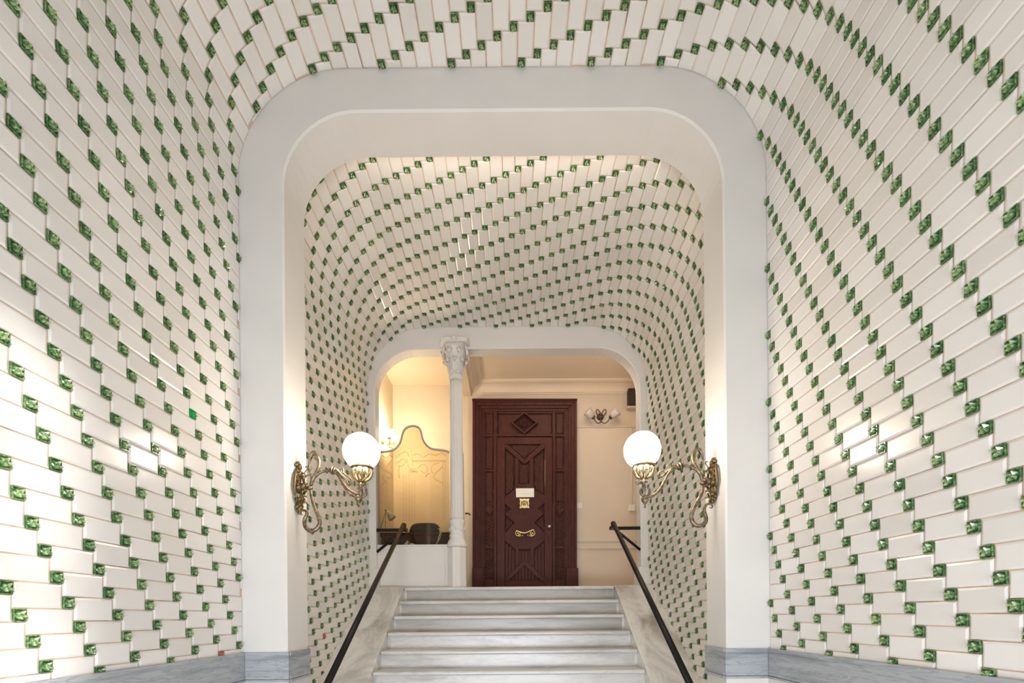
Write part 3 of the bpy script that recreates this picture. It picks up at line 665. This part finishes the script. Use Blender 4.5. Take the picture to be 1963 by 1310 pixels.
# side screen running back from the column
ss = empty('side_screen', P(-.66, 6.5, .353), 'narrow white side screen behind the column with a dark latch', 'partition')
MB().box(P(-.675, 6.30, .353), P(-.645, 6.72, 2.23), .005).build('door_leaf', M_plaster, ss)
q = [at(888.5, 845, 6.3), at(893, 856, 6.42), at(894, 880, 6.5), at(896, 930, 6.6), at(897.5, 985, 6.7)]
c = at(893.5, 985, 6.45); MB().tube([c, c + Vector((.035, 0, 0)), c + Vector((.05, .03, -.01))], .010, 8).ball(c + Vector((.0, 0, 0)), .014).build('latch', M_bronze, ss)
# desk
dk = empty('desk', P(-1.3, 6.75, .353), 'dark wooden desk behind the booth glass', 'desk')
dz = at(800, 1021, 6.48).z
MB().box((-1.78, 6.48, dz - .04), (-.74, 7.02, dz), .004).build('desktop', M_desk, dk)
MB().box((-1.74, 6.52, dz - .155), (-.78, 6.55, dz - .04)).build('front_panel', M_desk, dk)
for x in (-1.70, -1.24, -.82): MB().box((x, 6.56, .353 + EYE), (x + .05, 6.61, dz - .04)).build('leg', M_desk, dk)
for x in (-1.70, -.82): MB().box((x, 6.92, .353 + EYE), (x + .05, 6.97, dz - .04)).build('leg', M_desk, dk)
# office chair
Yh = 7.18; ch = empty('office_chair', P(-1.22, Yh, .353), 'black leather office chair behind the dark desk', 'chair')
a, b = at(779, 1024, Yh), at(842, 998, Yh); xc = (a.x + b.x) / 2; wd = (b.x - a.x) / 2; top = b.z
pts = []
for i in range(40):
    t = 2 * PI * i / 40; n_ = 4; pts.append(Vector((xc + wd * math.copysign(abs(math.cos(t)) ** (2 / n_), math.cos(t)), Yh + .16, top - .28 + .28 * math.copysign(abs(math.sin(t)) ** (2 / n_), math.sin(t)))))
o = MB().prism(pts, (0, .07, 0)).build('backrest', M_black, ch); bevel(o, .022, 3)
f0 = .353 + EYE
bevel(MB().box((xc - .24, Yh - .26, f0 + .43), (xc + .24, Yh + .18, f0 + .51)).build('seat', M_black, ch), .025, 3)
MB().tube([(xc, Yh, f0 + .10), (xc, Yh, f0 + .44)], .03, 12).build('post', M_steel, ch)
MB().tube([(xc, Yh + .05, f0 + .42), (xc, Yh + .23, f0 + .44), (xc, Yh + .23, f0 + .62)], .02, 8, sub=1).build('back_support', M_black, ch)
for k in range(5):
    a_ = 2 * PI * k / 5 + .3; e = Vector((xc + .22 * math.cos(a_), Yh + .22 * math.sin(a_), f0 + .07)); lg = MB().tube([(xc, Yh, f0 + .10), e], [.024, .016], 8).build('leg', M_black, ch); MB().ball(e + Vector((0, 0, -.042)), .028, (1, 1, 1), 10).build('caster', M_black, lg)
for s_ in (-1, 1): MB().tube([(xc + s_ * .25, Yh - .14, f0 + .64), (xc + s_ * .26, Yh + .12, f0 + .64), (xc + s_ * .25, Yh + .14, f0 + .60), (xc + s_ * .22, Yh + .06, f0 + .47)], .018, 8, sub=1).build('armrest', M_black, ch)
# desk lamp
lp = empty('desk_lamp', (at(736, 1020, 6.7).x, 6.7, dz), 'thin-armed desk lamp with a pale glass shade on the desk', 'lamp')
bx = at(736, 1020, 6.7).x
MB().lathe([(.06, 0), (.06, .012), (.03, .02), (.012, .03)], (bx, 6.7, dz), (0, 0, 1), 20).build('base', M_bronze, lp)
jn = at(739.5, 979, 6.7)
for x in (728.5, 738.5): MB().tube([at(x, 1019, 6.7), jn], .0035, 6).build('arm', M_bronze, lp)
MB().tube([(bx - .055, 6.7, dz + .015), (bx + .055, 6.7, dz + .015)], .004, 6).build('crossbar', M_bronze, lp); MB().ball(jn, .014).build('joint', M_bronze, lp)
e = at(751, 995, 6.7); MB().lathe([(.014, 0), (.022, .02), (.048, .10), (.055, .14), (.05, .142)], jn + Vector((.01, 0, 0)), (e - jn), 18).build('shade', M_shade, lp)
# papers and the white cord on the sill
for i, (x0, x1, y0, y1, lab) in enumerate(((776, 784, 1037, 1047, 'small crumpled white paper standing on the booth sill, left of its neighbour'), (787, 799, 1042, 1047, 'curled white paper lying on the booth sill, under the chair'))):
    a, b = at(x0, y1, YB + .12), at(x1, y0, YB + .12); vs = []; n_ = 7
    for k in range(n_):
        t = k / (n_ - 1); x = a.x + (b.x - a.x) * t; y = YB + .02 + .03 * math.sin(3 * t); hgt = (b.z - a.z) * (.3 + .7 * abs(math.sin(2.4 * t + i)))
        vs += [Vector((x, y, sz + .008)), Vector((x + .01, y + .01, sz + .010 + hgt)), Vector((x + .02, y + .022, sz + .008 + hgt * .7))]
    fs = [(3 * k + j, 3 * k + 3 + j, 3 * k + 4 + j, 3 * k + 1 + j) for k in range(n_ - 1) for j in (0, 1)]
    o = MB().add(vs, fs, True).build('paper', M_paper); m_ = o.modifiers.new('s', 'SOLIDIFY'); m_.thickness = .0015
    tag(o, lab, 'paper')
cd = [at(x, y, 6.40) for x, y in ((842, 1014), (844, 1022), (841, 1030), (840, 1038), (836, 1046))]; cd2 = [at(x, y, 6.41) for x, y in ((839, 1013), (846, 1018), (845, 1028), (842, 1036))]
cd.insert(0, Vector((cd[0].x, 6.50, dz + .006))); cd.append(Vector((cd[-1].x - .01, 6.40, cd[-1].z - .25)))
tag(MB().tube(cd, .006, 8, sub=1).tube(cd2, .004, 8, sub=1).build('cord', M_plastic), 'white cord dangling in front of the desk behind the glass', 'cord')

# ------------------------------------------------------------------ small wall lamps in the hall
def tulip(mb, c, ax, s_=1.0):
    ax = Vector(ax).normalized(); mb.lathe([(.020 * s_, 0), (.040 * s_, .02 * s_), (.056 * s_, .055 * s_), (.052 * s_, .085 * s_), (.066 * s_, .115 * s_), (.060 * s_, .112 * s_)], c, ax, 24, lambda a: 1 + .07 * math.cos(6 * a))
# unlit one on the back wall
c0 = at(1150.5, 800, Z3)
wl = empty('wall_lamp', (c0.x, Z3, c0.z), 'unlit two-armed bronze wall lamp with frosted flower shades, right of the door', 'wall lamp')
MB().lathe([(.055, 0), (.055, .012), (.04, .025), (.02, .04)], (c0.x, Z3, c0.z), (0, -1, 0), 24).build('back_plate', M_bronze, wl)
W = lambda x, y, d: (lambda p: Vector((p.x, Z3 - d, p.z)))(at(1110 + x * .06869, 740 + y * .0687, Z3))
for s_ in (-1, 1):
    X = lambda x: 600 + s_ * (x - 600)
    MB().tube([W(600, 880, .04), W(X(630), 780, .05), W(X(690), 700, .05), W(X(735), 720, .05), W(X(730), 800, .05), W(X(670), 880, .05), W(X(605), 960, .05), W(X(615), 1050, .06), W(X(690), 1105, .08), W(X(770), 1060, .10), W(X(815), 985, .12)], .0075, 8, sub=1).build('arm', M_bronze, wl)
    cpt = W(X(830), 975, .12); ax = Vector((s_ * .75, -.25, .62)); MB().lathe([(.012, -.02), (.03, -.008), (.032, .012), (.02, .02)], cpt, ax, 16).build('cup', M_bronze, wl)
    mb = MB(); tulip(mb, cpt + ax.normalized() * .01, ax, 1.12); mb.build('shade', M_frost, wl)
# lit one on the booth's left wall
c1 = at(733.5, 846, 6.95); XW = -1.83
w2_ = empty('wall_lamp', (XW, 6.95, c1.z), 'lit brass wall lamp glowing on the left wall of the booth', 'wall lamp')
MB().lathe([(.05, 0), (.05, .012), (.03, .03), (.014, .05)], (XW, 6.95, c1.z), (1, 0, 0), 20).build('back_plate', M_polish, w2_)
for s_ in (-1, 1):
    b0 = Vector((XW + .04, 6.95, c1.z)); e = Vector((XW + .13, 6.95 + s_ * .10, c1.z + .0))
    MB().tube([b0, b0 + Vector((.03, s_ * .02, -.05)), e + Vector((-.01, -s_ * .03, -.07)), e + Vector((0, 0, -.02)), e], .008, 8, sub=1).build('arm', M_polish, w2_)
    MB().lathe([(.012, -.01), (.030, .002), (.03, .012), (.02, .016)], e, (.25, s_ * .2, .95), 16).build('cup', M_polish, w2_)
    mb = MB(); tulip(mb, e + Vector((.002, 0, .012)), (.25, s_ * .2, .95), .85); mb.build('shade', M_bulb, w2_)
# meter box, switch, junction box
a, b = at(1202, 783, Z3), at(1228, 750, Z3)
mbx = empty('meter_box', (a.x + .15, Z3, a.z), 'dark glazed meter box under the cornice at the far arch edge', 'box')
MB().box((a.x, Z3 - .10, a.z), (a.x + .30, Z3, b.z), .006).build('case', M_desk, mbx); MB().box((a.x + .02, Z3 - .104, a.z + .02), (a.x + .28, Z3 - .099, b.z - .02)).build('pane', M_dark, mbx)
MB().box((a.x - .015, Z3 - .09, a.z - .03), (a.x + .315, Z3, a.z)).build('base_board', M_cream, mbx)
c = at(1110.5, 970, Z3)
sw = empty('light_switch', (c.x, Z3, c.z), 'small square white light switch right of the door', 'switch')
MB().box((c.x - .042, Z3 - .012, c.z - .042), (c.x + .042, Z3, c.z + .042), .004).build('plate', M_plastic, sw); MB().box((c.x - .02, Z3 - .018, c.z - .02), (c.x + .02, Z3 - .011, c.z + .02), .003).build('rocker', M_plastic, sw)
c = at(1211, 975, Z3)
jb = empty('junction_box', (c.x, Z3, c.z), 'round-cornered white junction box at the foot of a thin conduit', 'box')
MB().box((c.x - .05, Z3 - .04, c.z - .05), (c.x + .05, Z3, c.z + .05), .012).build('case', M_plastic, jb)
t = at(1209, 822, Z3); MB().tube([(c.x, Z3 - .01, c.z + .045), (c.x, Z3 - .01, t.z)], .009, 8).build('conduit', M_plastic, jb)

# ------------------------------------------------------------------ the two brass globe lamps
def globe_lamp(sgn, wallx, gl, R, lab, paths, hub, stem, ring, balls, plate):
    Y = 3.455; A = lambda q, dy=0: at(q[0], q[1], Y) + Vector((0, dy, 0)); px = Y / 935.2
    root = empty('globe_lamp', (wallx, Y, A(hub).z), lab, 'wall lamp', 'pair of brass globe lamps')
    g = A(gl); MB().ball(g, R, seg=40).build('globe', M_globe, root)
    for nm, pts, rad in paths:
        MB().tube([A(q, (q[2] if len(q) > 2 else 0)) for q in pts], [r * px for r in rad] if hasattr(rad, '__len__') else rad * px, 10, sub=2).build(nm, M_brass, root)
    hb = A(hub); MB().ball(hb, 5.2 * px, (1, 1.1, .95)).lathe([(3.2 * px, 0), (4.2 * px, .01), (2.6 * px, .02), (2.2 * px, .2)], hb, (sgn * 1, 0, 0), 16).build('hub', M_brass, root) if False else None
    ln = abs(hb.x - wallx); d = Vector((-sgn, 0, 0)) * -1
    ax = Vector((1 if wallx > hb.x else -1, 0, 0))
    MB().ball(hb, 5.2 * px, (1, 1.15, .95)).lathe([(5.0 * px, -.004), (4.4 * px, .012), (2.6 * px, .026), (2.4 * px, ln * .45), (3.8 * px, ln * .55), (4.4 * px, ln * .62), (3.0 * px, ln * .75), (5.5 * px, ln)], hb, ax, 16).build('hub', M_brass, root)
    # gallery ring, openwork basket, stem and finial
    rg = A(ring); rr = 19.5 * px; mb = MB()
    for tr, dz, rd in ((rr, 0, 2.0 * px), (rr * .86, -.006, 1.4 * px)):
        mb.tube([rg + Vector((tr * math.cos(a * PI / 16), tr * math.sin(a * PI / 16), dz)) for a in range(33)], rd, 8, False)
    for k in range(6): a = k * PI / 3 + .5; mb.ball(rg + Vector((rr * math.cos(a), rr * math.sin(a), 2.2 * px)), 2.4 * px, seg=10)
    mb.build('gallery', M_gilt, root)
    cup = A(stem[0]); mb = MB()
    for k in range(10):
        a = k * PI / 5; u = Vector((math.cos(a), math.sin(a), 0)); top = rg + u * rr * .84 + Vector((0, 0, -.006)); mid = Vector((rg.x, rg.y, rg.z - 9 * px)) + u * rr * 1.02; low = Vector((rg.x, rg.y, rg.z - 21 * px)) + u * rr * .72; bt_ = cup + u * 3 * px
        mb.tube([top, mid, low, bt_], [1.1 * px, 1.9 * px, 2.0 * px, 1.2 * px], 7, sub=1)
        b2 = mid + Vector((-math.sin(a), math.cos(a), 0)) * rr * .28; mb.tube([top, b2, low], [.8 * px, 1.2 * px, .8 * px], 6, sub=1)
    mb.build('basket', M_gilt, root)
    mb = MB(); up = Vector((0, 0, 1)); sy = A(stem[1]); hs = cup.z - sy.z
    mb.lathe([(1.2 * px, 0), (2.0 * px, -.1 * hs), (7 * px, -.16 * hs), (7.6 * px, -.2 * hs), (3 * px, -.26 * hs), (3.4 * px, -.4 * hs), (4.2 * px, -.5 * hs), (3 * px, -.8 * hs), (2.5 * px, -hs)], cup, up, 18)
    mb.build('stem', M_brass, root)
    f = A(stem[2]); mb = MB(); mb.lathe([(2 * px, 12 * px), (5.5 * px, 8 * px), (7.4 * px, 6.5 * px), (6.6 * px, 1.5 * px), (4.0 * px, -3 * px), (1.7 * px, -6 * px), (1.4 * px, -9 * px), (2.3 * px, -10 * px), (.8 * px, -13 * px)], f, up, 18); mb.build('finial', M_brass, root)
    # clamp rings where the two halves of the arm join
    mb = MB()
    for q, r_, dr_ in balls: mb.lathe([(r_ * .75 * px, -1.3 * px), (r_ * px, -.6 * px), (r_ * px, .6 * px), (r_ * .75 * px, 1.3 * px)], A(q), dr_, 16)
    mb.build('clamp', M_brass, root)
    # cast wall plate: boss, shell, buds and scrolls following a vertical spine
    mb = MB(); cx, z0_, z1_, xs = plate; inw = -ax; zc = (z0_ + z1_) / 2; hh_ = (z1_ - z0_)
    rnd = random.Random(5)
    base_ = lambda y, z, o_: Vector((wallx + inw.x * o_, y, z))
    mb.ball(base_(Y, hb.z, .018), .036, (.6, .9, 1.2)); mb.ball(base_(Y, hb.z + .01, .04), .022, (1.1, 1, 1.2))
    for k in range(17):                               # open wreath of small leaves
        a = 2 * PI * k / 17; rr_ = .078 + rnd.uniform(-.01, .012); c_ = base_(Y + rr_ * .75 * math.cos(a), hb.z + rr_ * 1.4 * math.sin(a), .016 + rnd.uniform(0, .02))
        mb.ball(c_, .015, (.8, .7 + .4 * rnd.random(), 1.6), 8, Matrix.Rotation(a + rnd.uniform(-.6, .6), 3, 'X')); mb.ball(c_ + Vector((inw.x * .012, .012 * math.cos(a), .018 * math.sin(a))), .008, seg=6)
    for k in range(6):
        a = PI * k / 3; mb.tube([base_(Y, hb.z, .02), base_(Y + .03 * math.cos(a + .4), hb.z + .05 * math.sin(a + .4), .03), base_(Y + .06 * math.cos(a), hb.z + .10 * math.sin(a), .02)], [.006, .005, .004], 6, sub=1)
    for z, r_ in ((z1_ - .008, .014), (z1_ - .03, .024), (z1_ - .055, .018), (z1_ - .078, .024), (z0_ + .012, .018), (z0_ + .035, .026), (z0_ + .065, .018), (z0_ + .09, .024)):
        mb.ball(base_(Y + rnd.uniform(-.008, .008), z, .018), r_, (.8, .9, 1.1), 10)
        for s_ in (-1, 1): mb.ball(base_(Y + s_ * r_ * 1.1, z + .006, .012), r_ * .6, seg=8)
    for s_ in (-1, 1):
        mb.tube([base_(Y + s_ * .02, z0_ + .05, .015), base_(Y + s_ * .06, zc - .05, .02), base_(Y + s_ * .085, hb.z, .022), base_(Y + s_ * .06, zc + .09, .02), base_(Y + s_ * .02, z1_ - .05, .015)], [.006, .009, .010, .009, .005], 8, sub=1)
    mb.build('wall_plate', M_old, root)
    return root
A_ = lambda y: at(575, y, 3.455).z
globe_lamp(-1, -1.518, (693, 866), .1285, 'brass wall lamp with lit white globe left of the stairs',
  [('lower_scroll', [(595, 938), (597, 951), (601, 966), (606, 980), (611, 993), (613, 1003), (609, 1012), (601, 1018), (592, 1017), (586, 1011), (583.5, 1003), (584.5, 995), (588, 988), (588, 982), (583, 979), (577, 980), (574.5, 984), (577, 987.5), (580.5, 986.5)], [2.2, 2.8, 3.3, 3.6, 3.8, 3.9, 4, 4, 4, 4, 3.8, 3.6, 3.2, 2.8, 2.2, 1.8, 1.5, 1.2, .8]),
   ('leaf_loop', [(596, 931), (599, 920), (604, 911), (609, 901), (611.5, 889), (609, 877), (602, 868), (597, 873), (593.5, 884), (593, 896), (594, 906), (597, 916)], [3.2, 3.4, 3.4, 3, 3.2, 4.2, 4.4, 4, 2.6, 1.8, 1.5, 1.2]),
   ('tendril', [(597, 908), (592, 911.5), (586, 912), (583.5, 908), (587, 902), (590, 897), (588, 894.5), (585, 897)], [1.2, 1.4, 1.4, 1.3, 1.2, 1.2, 1.1, 1]),
   ('inner_arm', [(596, 930), (600, 920), (606, 912), (613, 906.5), (621, 903.5), (631, 903)], [3.2, 3.2, 3, 2.8, 2.6, 2.6]),
   ('outer_arm', [(640, 904), (648, 911), (654, 919), (660, 929), (667, 938), (676, 944.5), (686, 946.5), (692, 943), (693.5, 937), (691, 932.5), (687, 934), (686.5, 938)], [3, 2.8, 2.6, 2.6, 2.8, 3, 2.8, 2.3, 2, 1.8, 1.6, 1.2]),
   ('leaf_spray', [(639, 899), (646, 903), (652, 909), (658, 915), (663, 920)], [4, 3.6, 3.6, 3, 1]),
   ('bow', [(663, 909), (656, 907), (653, 901), (657, 898), (659, 903), (661, 909, -.02), (668, 914), (673, 920), (674, 927), (670, 930), (666, 926), (663, 918)], [1, 1.1, 1.1, 1, 1, 1.2, 1.4, 1.6, 1.6, 1.5, 1.3, 1]),
   ('back_strand', [(646, 910, .02), (655, 927, .02), (664, 941, .02), (676, 951, .01), (683, 955)], 1.6),
   ('scroll_rosette', [(696, 930), (701, 936), (702, 944), (698, 952), (691, 952), (689, 946), (694, 943), (697, 947)], [1.5, 2, 2.4, 2.4, 2, 1.8, 1.4, 1])],
  (594.5, 936), None or ((691.5, 925), (688, 953), (687.5, 960)), (694, 897), [((634, 902), 7, (1, 0, .1)), ((637.5, 902.5), 8, (1, 0, -.1)), ((641, 903.5), 6.5, (1, 0, -.4))], (575, A_(985), A_(887), 0))
A_ = lambda y: at(1370, y, 3.455).z
globe_lamp(1, 1.447, (1231, 863.5), .1285, 'brass wall lamp with lit white globe right of the stairs',
  [('lower_scroll', [(1346.5, 931), (1346, 942), (1341, 954), (1334, 967), (1328, 980), (1325.5, 992), (1328, 1002), (1336, 1008), (1345, 1007.5), (1352, 1002), (1353.5, 993), (1351, 984), (1350.5, 975), (1354.5, 968), (1361, 966.5), (1365.5, 970), (1364, 974.5), (1360, 973)], [2.6, 3.2, 3.6, 3.8, 3.8, 3.9, 4, 4, 4, 4, 3.6, 3.3, 2.9, 2.3, 1.9, 1.6, 1.3, .9]),
   ('leaf_loop', [(1346, 920), (1343, 911), (1338, 902), (1332, 892), (1329, 880), (1331, 868), (1337, 862), (1343.5, 866), (1347, 877), (1347, 888), (1345, 899), (1341, 903)], [3.4, 3.2, 3.6, 4, 4.2, 4.4, 4, 3.4, 2, 1.4, 1.2, 1]),
   ('tendril', [(1344, 897), (1348, 902), (1354, 902.5), (1357, 898), (1355, 892.5), (1352.5, 888), (1354.5, 885), (1358, 886)], [1.4, 1.3, 1.3, 1.2, 1.1, 1.1, 1, .9]),
   ('inner_arm', [(1346, 920), (1343, 911), (1337, 903), (1330, 898), (1321, 894.5), (1311, 893.5)], [3.4, 3.2, 3, 2.8, 2.6, 2.6]),
   ('outer_arm', [(1300, 896), (1292, 899), (1285, 904), (1279, 912), (1274, 922), (1268, 934), (1260, 944), (1250, 951), (1240, 953), (1231, 949), (1228, 942), (1231, 936), (1236, 937), (1237, 942)], [3.2, 3, 2.8, 2.8, 3, 3, 3, 3, 2.8, 2.6, 2.4, 2, 1.6, 1.2]),
   ('leaf_spray', [(1300, 893), (1293, 896), (1286, 900), (1280, 905)], [4, 3.4, 3, 1]),
   ('bow', [(1275, 906), (1269, 903), (1263, 907), (1262, 913), (1267, 915), (1273, 910), (1279, 903), (1285, 897), (1290, 892), (1289, 888), (1284, 890), (1278, 895)], [1.2, 1.4, 1.6, 1.8, 1.6, 1.4, 1.2, 1.2, 1.3, 1.3, 1.2, 1]),
   ('basket_tendril', [(1232, 929), (1226, 927), (1221, 922), (1219, 926), (1223, 929), (1228, 924)], [1, 1.2, 1.3, 1.2, 1, .8]),
   ('scroll_rosette', [(1241, 933), (1245, 939), (1245, 947), (1240, 953), (1234, 951), (1233, 945), (1237, 943)], [1.5, 2.2, 2.6, 2.6, 2, 1.6, 1])],
  (1346.5, 926), ((1234, 918), (1236, 952), (1236.5, 962)), (1234, 893), [((1299.5, 896), 6.5, (1, 0, .5)), ((1303.5, 894.5), 8, (1, 0, .2)), ((1308, 893.5), 7, (1, 0, 0))], (1370, A_(964), A_(880), 0))
